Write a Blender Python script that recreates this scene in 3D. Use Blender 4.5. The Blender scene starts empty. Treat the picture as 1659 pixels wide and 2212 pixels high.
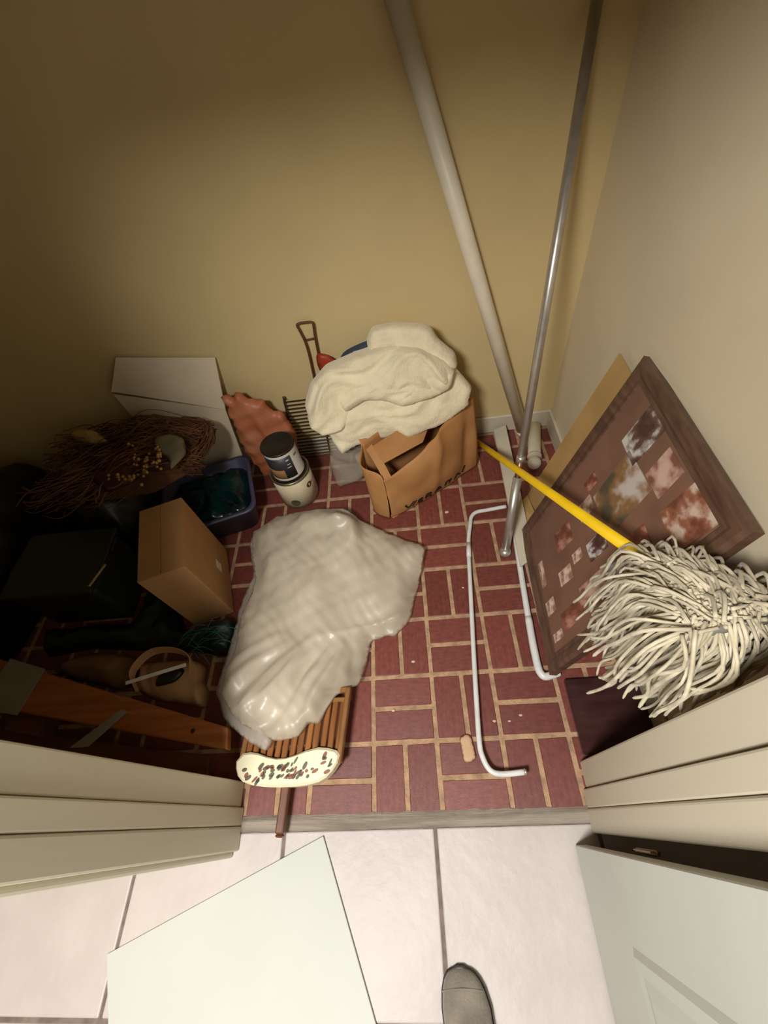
import bpy, bmesh, math, random
from mathutils import Vector, Matrix, noise
from mathutils.geometry import delaunay_2d_cdt

random.seed(7)
SC = bpy.context.scene
C = SC.collection
PI = math.pi

# ------------------------------------------------------------------ camera
cd = bpy.data.cameras.new('camera')
cam = bpy.data.objects.new('camera', cd); C.objects.link(cam)
X = Vector((0.9900593, -0.02386037, -0.13861195))      # image right in world
D = Vector((-0.10004456, -0.8121693, -0.57478006))     # image down in world
F = Vector((-0.0988619, 0.58293371, -0.80648286))      # viewing direction
cam.matrix_world = Matrix(((X.x, -D.x, -F.x, 0), (X.y, -D.y, -F.y, 0), (X.z, -D.z, -F.z, 1.596), (0, 0, 0, 1)))
cd.sensor_fit = 'VERTICAL'; cd.sensor_height = 24.0
cd.lens = 928.25 / 2212 * 24.0
cd.clip_start = 0.02
SC.camera = cam

# ------------------------------------------------------------------ world, light, exposure
w = bpy.data.worlds.new('world'); SC.world = w; w.use_nodes = True
w.node_tree.nodes['Background'].inputs[0].default_value = (1.0, 0.95, 0.88, 1)
w.node_tree.nodes['Background'].inputs[1].default_value = 0.0
LAMP = (-0.62, -0.67, 2.36)
ld = bpy.data.lights.new('ceiling_lamp_light', 'AREA'); ld.shape = 'DISK'; ld.size = 0.46
ld.energy = 52; ld.color = (1.0, 0.975, 0.935)
lamp_light = bpy.data.objects.new('ceiling_lamp_light', ld); C.objects.link(lamp_light)
lamp_light.location = LAMP
vs = SC.view_settings
vs.view_transform = 'Standard'; vs.look = 'None'; vs.gamma = 1.0; vs.use_curve_mapping = False
vs.exposure = 0.6
try:
    SC.cycles.use_denoising = True
    SC.cycles.max_bounces = 8; SC.cycles.diffuse_bounces = 4; SC.cycles.transparent_max_bounces = 24
except Exception:
    pass

# ------------------------------------------------------------------ materials
def s2l(c):
    return tuple(((x / 255) / 12.92 if x / 255 <= 0.04045 else (((x / 255) + 0.055) / 1.055) ** 2.4) for x in c)

def mat(name, col, rough=0.6, metal=0.0, var=0.0, vscale=8.0, col2=None, bump=0.0, bscale=60.0, spec=0.5,
        trans=0.0, rand=0.0, stretch=None, detail=4.0, sheen=0.0, coords='Object', translucent=0.0, contrast=(0.35, 0.65)):
    """procedural material: base colour with noise variation to col2, optional bump, per-object random tone"""
    m = bpy.data.materials.new(name); m.use_nodes = True
    nt = m.node_tree; N = nt.nodes; L = nt.links
    p = N['Principled BSDF']
    c1 = (*s2l(col), 1); p.inputs['Base Color'].default_value = c1
    p.inputs['Roughness'].default_value = rough; p.inputs['Metallic'].default_value = metal
    p.inputs['Specular IOR Level'].default_value = spec
    if sheen: p.inputs['Sheen Weight'].default_value = sheen
    tc = N.new('ShaderNodeTexCoord'); mp = N.new('ShaderNodeMapping'); L.new(tc.outputs[coords], mp.inputs[0])
    if stretch: mp.inputs['Scale'].default_value = stretch
    out = None
    if var > 0 or col2:
        nz = N.new('ShaderNodeTexNoise'); nz.inputs['Scale'].default_value = vscale; nz.inputs['Detail'].default_value = detail
        L.new(mp.outputs[0], nz.inputs['Vector'])
        rp = N.new('ShaderNodeValToRGB'); L.new(nz.outputs['Fac'], rp.inputs[0])
        k = col2 if col2 else tuple(max(0, x * (1 - var)) for x in col)
        rp.color_ramp.elements[0].position = contrast[0]; rp.color_ramp.elements[1].position = contrast[1]
        rp.color_ramp.elements[0].color = (*s2l(k), 1); rp.color_ramp.elements[1].color = c1
        out = rp.outputs[0]
    if rand > 0:
        oi = N.new('ShaderNodeObjectInfo'); mr = N.new('ShaderNodeMapRange'); L.new(oi.outputs['Random'], mr.inputs[0])
        mr.inputs[3].default_value = 1 - rand; mr.inputs[4].default_value = 1 + rand
        hs = N.new('ShaderNodeHueSaturation'); L.new(mr.outputs[0], hs.inputs['Value'])
        if out: L.new(out, hs.inputs['Color'])
        else: hs.inputs['Color'].default_value = c1
        out = hs.outputs[0]
    if out: L.new(out, p.inputs['Base Color'])
    if bump > 0:
        nb = N.new('ShaderNodeTexNoise'); nb.inputs['Scale'].default_value = bscale; nb.inputs['Detail'].default_value = 5
        L.new(mp.outputs[0], nb.inputs['Vector'])
        bp = N.new('ShaderNodeBump'); bp.inputs['Strength'].default_value = bump; bp.inputs['Distance'].default_value = 0.01
        L.new(nb.outputs['Fac'], bp.inputs['Height']); L.new(bp.outputs[0], p.inputs['Normal'])
    surf = p.outputs[0]; om = N['Material Output']
    if translucent > 0:
        tl = N.new('ShaderNodeBsdfTranslucent'); tl.inputs[0].default_value = c1
        mx = N.new('ShaderNodeMixShader'); mx.inputs[0].default_value = translucent
        L.new(surf, mx.inputs[1]); L.new(tl.outputs[0], mx.inputs[2]); surf = mx.outputs[0]
    if trans > 0:
        tr = N.new('ShaderNodeBsdfTransparent'); mx = N.new('ShaderNodeMixShader'); mx.inputs[0].default_value = trans
        L.new(surf, mx.inputs[1]); L.new(tr.outputs[0], mx.inputs[2]); surf = mx.outputs[0]
    if surf is not p.outputs[0]: L.new(surf, om.inputs[0])
    return m

M = {}
M['wall'] = mat('wall_paint', (212, 190, 138), 0.75, var=0.03, vscale=3, bump=0.03, bscale=200)
M['wallright'] = mat('off_white_wall_paint', (220, 206, 174), 0.75, var=0.03, vscale=3, bump=0.03, bscale=200)
M['hallwall'] = mat('hall_paint', (92, 84, 74), 0.8, var=0.04, vscale=3)
M['ceil'] = mat('ceiling_paint', (170, 160, 142), 0.85, var=0.03, vscale=3)
M['trim'] = mat('cream_trim_paint', (204, 195, 172), 0.42, var=0.05, vscale=5, stretch=(1, 1, .15), bump=0.04, bscale=50)
M['door'] = mat('white_door_paint', (194, 196, 184), 0.4, var=0.03, vscale=4, bump=0.03, bscale=70)
M['grout'] = mat('tan_grout', (190, 154, 120), 0.9, var=0.2, vscale=30, bump=0.4, bscale=160)
M['brick'] = mat('red_brick_tile', (130, 68, 58), 0.42, col2=(104, 52, 44), vscale=9, bump=0.18, bscale=90, rand=0.16, coords='Generated', contrast=(.3, .75))
M['tile'] = mat('pale_stone_tile', (198, 189, 184), 0.5, col2=(186, 176, 171), vscale=5, bump=0.25, bscale=26, rand=0.03, contrast=(.3, .7))
M['hgrout'] = mat('grey_brown_grout', (130, 115, 106), 0.9, var=0.2, vscale=30)
M['sill'] = mat('weathered_grey_wood', (156, 144, 130), 0.8, col2=(124, 112, 100), vscale=14, stretch=(.3, 4, 4), bump=0.4, bscale=60)
M['whitebar'] = mat('white_enamel', (226, 226, 222), 0.35, var=0.06, vscale=20)
M['whitepole'] = mat('white_pole_paint', (240, 230, 206), 0.45, var=0.05, vscale=10)
M['steel'] = mat('brushed_steel', (206, 200, 190), 0.36, metal=.75, var=0.08, vscale=30)
M['copper'] = mat('dull_copper', (150, 112, 84), 0.4, metal=0.8)
M['board'] = mat('white_poster_board', (194, 196, 188), 0.6, var=0.015, vscale=4)
M['offwhite'] = mat('off_white_vinyl', (205, 196, 174), 0.5, var=0.06, vscale=9)
M['foam'] = mat('white_foam_board', (226, 210, 182), 0.7, var=0.05, vscale=6)
M['tan'] = mat('tan_card', (186, 150, 92), 0.8, var=0.08, vscale=8)
M['frame'] = mat('dark_walnut', (104, 76, 60), 0.42, col2=(80, 56, 44), vscale=10, stretch=(1, 1, 6), bump=0.1)
M['matboard'] = mat('brown_mat', (130, 94, 76), 0.55, var=0.12, vscale=7)
M['darkgloss'] = mat('dark_glossy_wood', (70, 42, 40), 0.16, col2=(52, 30, 32), vscale=6, stretch=(1, 5, 1))
M['yellow'] = mat('yellow_enamel', (240, 196, 22), 0.4, var=0.06, vscale=12)
M['string'] = mat('mop_yarn', (216, 206, 178), 0.95, col2=(168, 156, 128), vscale=22, sheen=.2)
M['clamp'] = mat('grey_mop_clamp', (120, 116, 104), 0.6, var=.1)
M['paper'] = mat('brown_kraft_paper', (194, 142, 88), 0.78, col2=(176, 122, 70), vscale=6, bump=0.15, bscale=30, translucent=.12)
M['ink'] = mat('black_ink', (40, 30, 22), 0.7, var=.1)
M['blanket'] = mat('cream_fleece', (232, 218, 184), 0.95, var=0.06, vscale=14, bump=0.35, bscale=90, sheen=.3)
M['plastic'] = mat('milky_plastic_film', (222, 210, 188), 0.34, var=0.06, vscale=6, trans=.06, translucent=.22, spec=.5)
M['haze'] = mat('thin_clear_film', (220, 212, 198), 0.35, var=0.04, vscale=8, trans=.6, translucent=.2, spec=.4)
M['clearfilm'] = mat('clear_film', (200, 190, 172), 0.25, var=.05, trans=.66)
M['card'] = mat('corrugated_cardboard', (176, 132, 84), 0.85, var=0.06, vscale=9, bump=.06, bscale=80)
M['sticker'] = mat('white_sticker', (220, 205, 185), 0.6, var=.04)
M['blackplastic'] = mat('black_plastic', (28, 24, 18), 0.45, var=.1)
M['canwhite'] = mat('cream_can_label', (226, 212, 178), 0.45, var=.06, vscale=12)
M['cansteel'] = mat('tin_steel', (160, 150, 126), 0.35, metal=.9, var=.1)
M['navy'] = mat('navy_label', (30, 40, 56), 0.45, col2=(52, 50, 46), vscale=16)
M['labelwhite'] = mat('white_label', (214, 206, 196), 0.5, var=.04)
M['tub'] = mat('slate_blue_plastic', (74, 72, 98), 0.45, var=.06)
M['tealfilm'] = mat('dark_teal_plastic_film', (8, 48, 48), 0.22, col2=(4, 18, 20), vscale=6)
M['greenbag'] = mat('dark_green_plastic_bag', (14, 38, 30), 0.35, col2=(9, 22, 18), vscale=7)
M['olive'] = mat('dark_olive_plastic', (34, 36, 20), 0.5, var=.15)
M['blackfill'] = mat('black_fill_plastic', (20, 16, 12), 0.4, var=.2)  # for the two added bags that fill the dark left end
M['tealthread'] = mat('teal_tinsel', (40, 110, 104), 0.4, var=.2)
M['twig'] = mat('dry_brown_twigs', (122, 78, 46), 0.9, col2=(76, 44, 24), vscale=12)
M['gold'] = mat('gold_beads', (190, 150, 76), 0.4, metal=.3, var=.2)
M['paleleaf'] = mat('pale_dried_leaf', (176, 152, 100), 0.8, var=.15, vscale=14)
M['silverleaf'] = mat('silvery_leaf', (120, 112, 84), 0.7, var=.2, vscale=14)
M['redribbon'] = mat('dark_red_ribbon', (76, 18, 16), 0.6, var=.2)
M['orange'] = mat('orange_plastic_bag', (208, 134, 96), 0.45, col2=(188, 108, 70), vscale=8, translucent=.2)
M['rust'] = mat('brown_wire', (104, 58, 30), 0.6, var=.2, vscale=20)
M['red'] = mat('red_plastic', (170, 58, 34), 0.5, var=.08)
M['blue'] = mat('dark_blue_cloth', (52, 66, 80), 0.9, var=.12)
M['wire'] = mat('dark_iron_wire', (84, 70, 50), 0.5, metal=.5, var=.15)
M['plank'] = mat('orange_brown_pine', (176, 108, 60), 0.6, col2=(152, 88, 44), vscale=7, stretch=(.5, 5, 5), bump=.06)
M['plank2'] = mat('reddish_brown_wood', (120, 70, 48), 0.65, col2=(98, 54, 36), vscale=7, stretch=(.5, 5, 5))
M['tape'] = mat('grey_duct_tape', (150, 148, 138), 0.5, var=.06, vscale=10)
M['nail'] = mat('dark_hole', (50, 34, 20), 0.8, var=.1)
M['tanbag'] = mat('tan_plastic_bag', (196, 152, 112), 0.45, var=.08, translucent=.15)
M['kraftdark'] = mat('dull_brown_paper', (120, 86, 48), 0.8, var=.12, vscale=6)
M['slat'] = mat('varnished_brown_slat', (150, 96, 46), 0.35, col2=(116, 68, 30), vscale=6, stretch=(4, .5, 4), rand=.14)
M['railwood'] = mat('varnished_brown_rail', (160, 116, 66), 0.4, col2=(126, 84, 42), vscale=6)
M['legwood'] = mat('dark_brown_leg', (120, 74, 50), 0.4, col2=(90, 52, 34), vscale=8, stretch=(1, 1, .3))
M['crest'] = mat('cream_crest_paint', (226, 218, 184), 0.4, var=.04)
M['motifdark'] = mat('olive_stencil', (96, 92, 66), 0.5, var=.2, vscale=40)
M['motifred'] = mat('rust_stencil', (150, 84, 48), 0.5, var=.2, vscale=40)
M['suede'] = mat('grey_brown_suede', (138, 129, 116), 0.95, col2=(112, 104, 93), vscale=14, bump=.3, bscale=160, sheen=.25)
M['rubber'] = mat('dark_rubber_sole', (52, 46, 42), 0.8, var=.1)
M['scrap'] = mat('tan_paper_scrap', (206, 168, 132), 0.8, var=.06)
M['crumb'] = mat('pale_crumb', (214, 190, 164), 0.8, var=.1)
M['glass'] = mat('clear_glass_jar', (190, 190, 170), 0.1, var=.03, trans=.6)
M['glow'] = mat('frosted_lamp_shade', (250, 246, 235), 0.5, var=.02)
M['brass'] = mat('brass_hinge', (150, 132, 96), 0.35, metal=.9, var=.1)

def hemfilm(m, lo, hi, width):
    nt = m.node_tree; N = nt.nodes; L = nt.links
    mx = [n for n in N if n.type == 'MIX_SHADER' and any(l.from_node.type == 'BSDF_TRANSPARENT' for l in n.inputs[2].links)][0]
    a = N.new('ShaderNodeAttribute'); a.attribute_name = 'hem'
    r = N.new('ShaderNodeMapRange'); L.new(a.outputs['Fac'], r.inputs[0]); r.inputs[1].default_value = 0; r.inputs[2].default_value = width
    r.inputs[3].default_value = hi; r.inputs[4].default_value = lo; r.interpolation_type = 'SMOOTHSTEP'
    n = N.new('ShaderNodeTexNoise'); n.inputs['Scale'].default_value = 9; tc = N.new('ShaderNodeTexCoord'); L.new(tc.outputs['Object'], n.inputs['Vector'])
    ad = N.new('ShaderNodeMath'); ad.operation = 'MULTIPLY'; L.new(r.outputs[0], ad.inputs[0]); L.new(n.outputs['Fac'], ad.inputs[1])
    m2 = N.new('ShaderNodeMath'); m2.operation = 'MULTIPLY'; m2.use_clamp = True; L.new(ad.outputs[0], m2.inputs[0]); m2.inputs[1].default_value = 2.0
    L.new(m2.outputs[0], mx.inputs[0])
hemfilm(M['plastic'], .04, .55, .085)

# ------------------------------------------------------------------ helpers
def obj(name, verts, faces, m, parent=None, smooth=False):
    me = bpy.data.meshes.new(name); me.from_pydata([tuple(v) for v in verts], [], faces); me.update()
    return link(name, me, m, parent, smooth)

def link(name, me, m, parent=None, smooth=False):
    if m is not None:
        me.materials.clear(); me.materials.append(M[m] if isinstance(m, str) else m)
    if smooth:
        for p in me.polygons: p.use_smooth = True
    o = bpy.data.objects.new(name, me); C.objects.link(o)
    if parent is not None: o.parent = parent
    return o

def frombm(name, bm, m, parent=None, smooth=False):
    bmesh.ops.recalc_face_normals(bm, faces=bm.faces)
    me = bpy.data.meshes.new(name); bm.to_mesh(me); bm.free()
    return link(name, me, m, parent, smooth)

def empty(name, loc=(0, 0, 0)):
    o = bpy.data.objects.new(name, None); C.objects.link(o); o.empty_display_size = .05
    o.location = loc
    return o

def tag(o, label=None, cat=None, group=None, kind=None):
    if label: o['label'] = label
    if cat: o['category'] = cat
    if group: o['group'] = group
    if kind: o['kind'] = kind
    return o

def thing(name, label, cat, group=None):
    return tag(empty(name), label, cat, group)


def bx(bm, c, s, rot=None, bevel=0.0, seg=1):
    r = bmesh.ops.create_cube(bm, size=1.0)
    mt = Matrix.Translation(Vector(c)) @ (rot.to_4x4() if rot else Matrix.Identity(4)) @ Matrix.Diagonal((*s, 1))
    bmesh.ops.transform(bm, matrix=mt, verts=r['verts'])
    if bevel > 0:
        es = list({e for v in r['verts'] for e in v.link_edges})
        bmesh.ops.bevel(bm, geom=es, offset=bevel, segments=seg, affect='EDGES', profile=.5)

def box(name, lo, hi, m, parent=None, bevel=0.0, seg=1):
    bm = bmesh.new()
    bx(bm, [(a + b) / 2 for a, b in zip(lo, hi)], [b - a for a, b in zip(lo, hi)], None, bevel, seg)
    return frombm(name, bm, m, parent)

def obox(name, c, s, rot, m, parent=None, bevel=0.0):
    bm = bmesh.new(); bx(bm, c, s, rot, bevel); return frombm(name, bm, m, parent)

def axes(u, v):
    u = Vector(u).normalized(); v = Vector(v); v = (v - u * u.dot(v)).normalized(); n = u.cross(v)
    return Matrix((u, v, n)).transposed()

def tubedata(path, r, seg=10, cap=True):
    path = [Vector(p) for p in path]; n = len(path)
    rr = r if isinstance(r, (list, tuple)) else [r] * n
    vs, fs = [], []
    up = Vector((0, 0, 1)); prev = None
    for i, p in enumerate(path):
        t = (path[min(i + 1, n - 1)] - path[max(i - 1, 0)]).normalized()
        if prev is None:
            a = t.cross(up if abs(t.z) < .95 else Vector((1, 0, 0))).normalized()
        else:
            a = (prev - t * prev.dot(t)).normalized()
        prev = a; b = t.cross(a)
        for k in range(seg):
            g = 2 * PI * k / seg; vs.append(p + (a * math.cos(g) + b * math.sin(g)) * rr[i])
    for i in range(n - 1):
        for k in range(seg):
            k2 = (k + 1) % seg; fs.append((i * seg + k, i * seg + k2, (i + 1) * seg + k2, (i + 1) * seg + k))
    if cap:
        fs.append(tuple(reversed(range(seg)))); fs.append(tuple((n - 1) * seg + k for k in range(seg)))
    return vs, fs

def tube(name, path, r, m, parent=None, seg=12, smooth=True):
    v, f = tubedata(path, r, seg)
    return obj(name, v, f, m, parent, smooth)

def tubes(name, paths, m, parent=None, seg=5):
    V, Fc = [], []
    for path, r in paths:
        v, f = tubedata(path, r, seg); b = len(V); V += v; Fc += [tuple(i + b for i in q) for q in f]
    return obj(name, V, Fc, m, parent, True)

def smoothpath(pts, per=6):
    pts = [Vector(p) for p in pts]; out = []
    for i in range(len(pts) - 1):
        p0 = pts[max(i - 1, 0)]; p1 = pts[i]; p2 = pts[i + 1]; p3 = pts[min(i + 2, len(pts) - 1)]
        for k in range(per):
            t = k / per
            out.append(0.5 * ((2 * p1) + (p2 - p0) * t + (2 * p0 - 5 * p1 + 4 * p2 - p3) * t * t + (3 * p1 - p0 - 3 * p2 + p3) * t ** 3))
    out.append(pts[-1]); return out

def lathe(name, prof, c, m, parent=None, seg=40, a0=0.0, a1=2 * PI, axis=None):
    full = abs(a1 - a0 - 2 * PI) < 1e-6
    n = seg if full else seg + 1
    vs, fs = [], []
    Rm = axis if axis else Matrix.Identity(3)
    for r, z in prof:
        for k in range(n):
            g = a0 + (a1 - a0) * k / seg
            vs.append(Vector(c) + Rm @ Vector((r * math.cos(g), r * math.sin(g), z)))
    for i in range(len(prof) - 1):
        for k in range(seg):
            k2 = (k + 1) % n if full else k + 1
            fs.append((i * n + k, i * n + k2, (i + 1) * n + k2, (i + 1) * n + k))
    if full:
        if prof[0][0] > 1e-5: fs.append(tuple(reversed(range(n))))
        if prof[-1][0] > 1e-5: fs.append(tuple((len(prof) - 1) * n + k for k in range(n)))
    return obj(name, vs, fs, m, parent, True)

def nz(x, y, z=0.0):
    return noise.noise(Vector((x, y, z)))

def inflate(name, outline, m, O=(0, 0, 0), u=(1, 0, 0), v=(0, 1, 0), front=.1, back=.02, k=.06, res=.014, fold=None, parent=None, jag=0.0, seed=0, pw=.5):
    """closed soft body: an outline in its own plane (a, b[, c]) puffed out to both sides; real thickness"""
    O = Vector(O); u = Vector(u).normalized(); v = Vector(v).normalized(); n = u.cross(v)
    pts = [(p[0], p[1], p[2] if len(p) > 2 else 0.0) for p in outline]
    # resample + soften boundary
    dense = []
    N = len(pts)
    for i in range(N):
        a, b = pts[i], pts[(i + 1) % N]
        L = math.hypot(b[0] - a[0], b[1] - a[1]); q = max(1, int(L / res))
        for s in range(q):
            t = s / q
            dense.append([a[j] + (b[j] - a[j]) * t for j in range(3)])
    for _ in range(2):
        dense = [[(dense[i - 1][j] + 2 * dense[i][j] + dense[(i + 1) % len(dense)][j]) / 4 for j in range(3)] for i in range(len(dense))]
    if jag:
        for q in dense:
            q[0] += jag * nz(q[0] * 25, q[1] * 25, seed); q[1] += jag * nz(q[0] * 25 + 9, q[1] * 25, seed + 5)
    xs = [q[0] for q in dense]; ys = [q[1] for q in dense]
    poly = [(q[0], q[1]) for q in dense]; nb = len(poly)

    def inside(x, y):
        c = False; j = nb - 1
        for i in range(nb):
            xi, yi = poly[i]; xj, yj = poly[j]
            if (yi > y) != (yj > y) and x < (xj - xi) * (y - yi) / (yj - yi) + xi: c = not c
            j = i
        return c

    def bdist(x, y):
        return min((x - a) ** 2 + (y - b) ** 2 for a, b in poly) ** .5
    inner = []
    y = min(ys); row = 0
    while y < max(ys):
        x = min(xs) + (res / 2 if row % 2 else 0)
        while x < max(xs):
            if inside(x, y):
                d = bdist(x, y)
                if d > res * .55: inner.append((x, y, d))
            x += res
        y += res * .87; row += 1
    vv = [Vector(p) for p in poly] + [Vector((a, b)) for a, b, _ in inner]
    ed = [(i, (i + 1) % nb) for i in range(nb)]
    r = delaunay_2d_cdt(vv, ed, [], 1, 1e-6)
    V2, F2 = r[0], r[2]
    bset = {}
    P = []; fr = []; bk = []
    for q in V2:
        d = bdist(q.x, q.y)
        wsum = 0; c0 = 0
        for e in dense[::2]:
            ww = 1 / (((q.x - e[0]) ** 2 + (q.y - e[1]) ** 2) + 1e-5) ** 1.5; wsum += ww; c0 += ww * e[2]
        c0 /= wsum
        s = 1 - math.exp(-d / k) if d > 1e-5 else 0
        g = s ** pw if s > 0 else 0
        hf = front * g; hb = back * g
        if fold and d > 1e-5: hf += fold(q.x, q.y) * min(1, d / (k * .6))
        fr.append(O + u * q.x + v * q.y + n * (c0 + max(hf, 0 if d < 1e-5 else .002)))
        bk.append(O + u * q.x + v * q.y + n * (c0 - hb - (.0 if d < 1e-5 else .001)))
        P.append(d < 1e-5)
    vs = list(fr); idx = list(range(len(fr)))
    for i, b in enumerate(bk):
        if P[i]: continue
        idx[i] = len(vs); vs.append(b)
    fs = [tuple(f) for f in F2] + [tuple(idx[i] for i in reversed(f)) for f in F2]
    o = obj(name, vs, fs, m, parent, True)
    at = o.data.attributes.new('hem', 'FLOAT', 'POINT')         # distance to the hem: fewer layers of film there
    dd = [bdist(q.x, q.y) for q in V2]; val = dd + [0.0] * (len(vs) - len(dd))
    for i in range(len(dd)): val[idx[i]] = dd[i]
    at.data.foreach_set('value', val)
    return o

def ridges(ang, f, amp, wob=1.0, seed=0.0, f2=None, amp2=0.0):
    ca, sa = math.cos(ang), math.sin(ang)
    def fn(x, y):
        a = x * ca + y * sa; b = -x * sa + y * ca
        q = a * f + wob * nz(x * 6, y * 6, seed) * 2
        h = amp * (1 - 2 * abs(nz(q, b * f * .22, seed + 3)) * 1.4)
        if amp2: h += amp2 * nz(x * (f2 or 30), y * (f2 or 30), seed + 8)
        return h
    return fn

def crumple(f, amp, n=5, seed=1):
    """sharp creases between flat facets: triangle waves crossing in several directions"""
    r = random.Random(seed); W = [(r.uniform(0, PI), f * r.uniform(.6, 1.7), r.uniform(0, 1), r.uniform(.5, 1)) for _ in range(n)]
    def fn(x, y):
        x += .03 * nz(x * 7, y * 7, seed); y += .03 * nz(x * 7 + 5, y * 7, seed + 3)
        h = 0
        for a, ff, ph, wt in W:
            t = (x * math.cos(a) + y * math.sin(a)) * ff + ph; t -= math.floor(t); h += wt * abs(2 * t - 1) / ff * f
        return amp * (h / n * 2 - .8)
    return fn

def ribbon(name, path, width_dir, wdt, th, m, parent=None):
    """flat band along a path with a real thickness"""
    path = [Vector(p) for p in path]; vs, fs = [], []
    wd = width_dir if isinstance(width_dir, list) else [width_dir] * len(path)
    for i, p in enumerate(path):
        t = (path[min(i + 1, len(path) - 1)] - path[max(i - 1, 0)]).normalized()
        a = Vector(wd[i]); a = (a - t * a.dot(t)).normalized(); n = t.cross(a)
        for sx, sy in ((-1, -1), (1, -1), (1, 1), (-1, 1)): vs.append(p + a * sx * wdt / 2 + n * sy * th / 2)
    for i in range(len(path) - 1):
        for k in range(4):
            k2 = (k + 1) % 4; fs.append((i * 4 + k, i * 4 + k2, i * 4 + 4 + k2, i * 4 + 4 + k))
    fs.append((3, 2, 1, 0)); b = (len(path) - 1) * 4; fs.append((b, b + 1, b + 2, b + 3))
    return obj(name, vs, fs, m, parent)

def slab(name, quad, th, m, parent=None, bevel=0.0):
    """thick quad: four corners (counter-clockwise seen from the front), thickness to the back"""
    q = [Vector(p) for p in quad]; n = (q[1] - q[0]).cross(q[3] - q[0]).normalized()
    bm = bmesh.new()
    a = [bm.verts.new(p) for p in q]; b = [bm.verts.new(p - n * th) for p in q]
    bm.faces.new(a); bm.faces.new(list(reversed(b)))
    for i in range(4): bm.faces.new((a[i], b[i], b[(i + 1) % 4], a[(i + 1) % 4]))
    if bevel: bmesh.ops.bevel(bm, geom=list(bm.edges), offset=bevel, segments=1, affect='EDGES')
    return frombm(name, bm, m, parent)

def structure(o): o['kind'] = 'structure'; return o

# ------------------------------------------------------------------ the setting
XL, XR, YB, YT = -2.25, 0.645, 1.594, 0.012        # closet: left, right, back walls, threshold
TOP = 2.44
structure(box('wall_back', (XL - .1, YB, -.05), (XR + .1, YB + .1, TOP), 'wall'))
structure(box('wall_right', (XR, .12, -.05), (XR + .1, YB, TOP), 'wallright'))
structure(box('wall_left', (XL - .1, .12, -.05), (XL, YB, TOP), 'wall'))
structure(box('ceiling', (XL - .3, -2.6, TOP), (2.2, YB + .1, TOP + .08), 'ceil'))
# front wall: left of the opening, right of it, header above
fw = structure(empty('wall_front'))
box('wall_panel', (-2.4, .0, -.05), (-.722, .112, TOP), 'wall', fw)
box('wall_panel', (.42, .0, -.05), (2.0, .128, TOP), 'wall', fw)
box('wall_panel', (-.722, .0, 2.06), (.42, .112, TOP), 'wall', fw)
# the hall behind the camera
structure(box('wall_hall_left', (-2.4, -2.6, -.05), (-2.3, .0, TOP), 'hallwall'))
structure(box('wall_hall_right', (2.0, -2.6, -.05), (2.1, .128, TOP), 'hallwall'))
structure(box('wall_hall_back', (-2.4, -2.6, -.05), (2.1, -2.5, TOP), 'hallwall'))

# closet floor of basket-weave brick tiles
fl = structure(empty('floor'))
box('grout_bed', (XL, YT, -.05), (XR, YB, -.0025), 'grout', fl)
PITCH, GX, GY, GAP = .21, -.0432, .209, .0148
brick_me = {}
def brick(x0, y0, x1, y1):
    full = (x0, y0, x1, y1)
    x0, x1 = max(x0, XL + .004), min(x1, XR - .004); y0, y1 = max(y0, YT + .004), min(y1, YB - .004)
    if x1 - x0 < .012 or y1 - y0 < .012: return
    sx, sy = x1 - x0, y1 - y0; rot = 0
    key = (round(sx, 3), round(sy, 3))
    if key not in brick_me:
        bm = bmesh.new(); bx(bm, (0, 0, -.008), (sx, sy, .016), None, .0022)
        for v in bm.verts:
            v.co.x += random.uniform(-.0008, .0008); v.co.y += random.uniform(-.0008, .0008)
        bmesh.ops.recalc_face_normals(bm, faces=bm.faces)
        me = bpy.data.meshes.new('brick'); bm.to_mesh(me); bm.free(); me.materials.append(M['brick']); brick_me[key] = me
    o = bpy.data.objects.new('brick', brick_me[key]); C.objects.link(o); o.parent = fl
    o.location = ((x0 + x1) / 2, (y0 + y1) / 2, random.uniform(-.0007, .0004))
    o.rotation_euler = (random.uniform(-.003, .003), random.uniform(-.003, .003), random.uniform(-.006, .006))
for i in range(-12, 5):
    for j in range(-2, 8):
        bx0, by0 = GX + i * PITCH, GY + j * PITCH; g = GAP / 2
        if (i + j) % 2:
            for h in (0, 1): brick(bx0 + g, by0 + h * PITCH / 2 + g, bx0 + PITCH - g, by0 + (h + 1) * PITCH / 2 - g)
        else:
            for h in (0, 1): brick(bx0 + h * PITCH / 2 + g, by0 + g, bx0 + (h + 1) * PITCH / 2 - g, by0 + PITCH - g)

# hall floor of large pale tiles
hf = structure(empty('floor_hall'))
box('grout_bed', (-2.4, -2.6, -.05), (2.1, -.02, -.004), 'hgrout', hf)
for i in range(-4, 6):
    for j in range(-6, 1):
        x0, x1 = -.07 + .465 * (i - 1) + .005, -.07 + .465 * i - .005
        y0, y1 = -.417 + .465 * j + .005, -.417 + .465 * (j + 1) - .005
        y1 = min(y1, -.022); x0 = max(x0, -2.3); x1 = min(x1, 2.0); y0 = max(y0, -2.5)
        if x1 - x0 < .03 or y1 - y0 < .03: continue
        box('tile', (x0, y0, -.02), (x1, y1, random.uniform(-.0006, .0004)), 'tile', hf, .004, 2)
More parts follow.
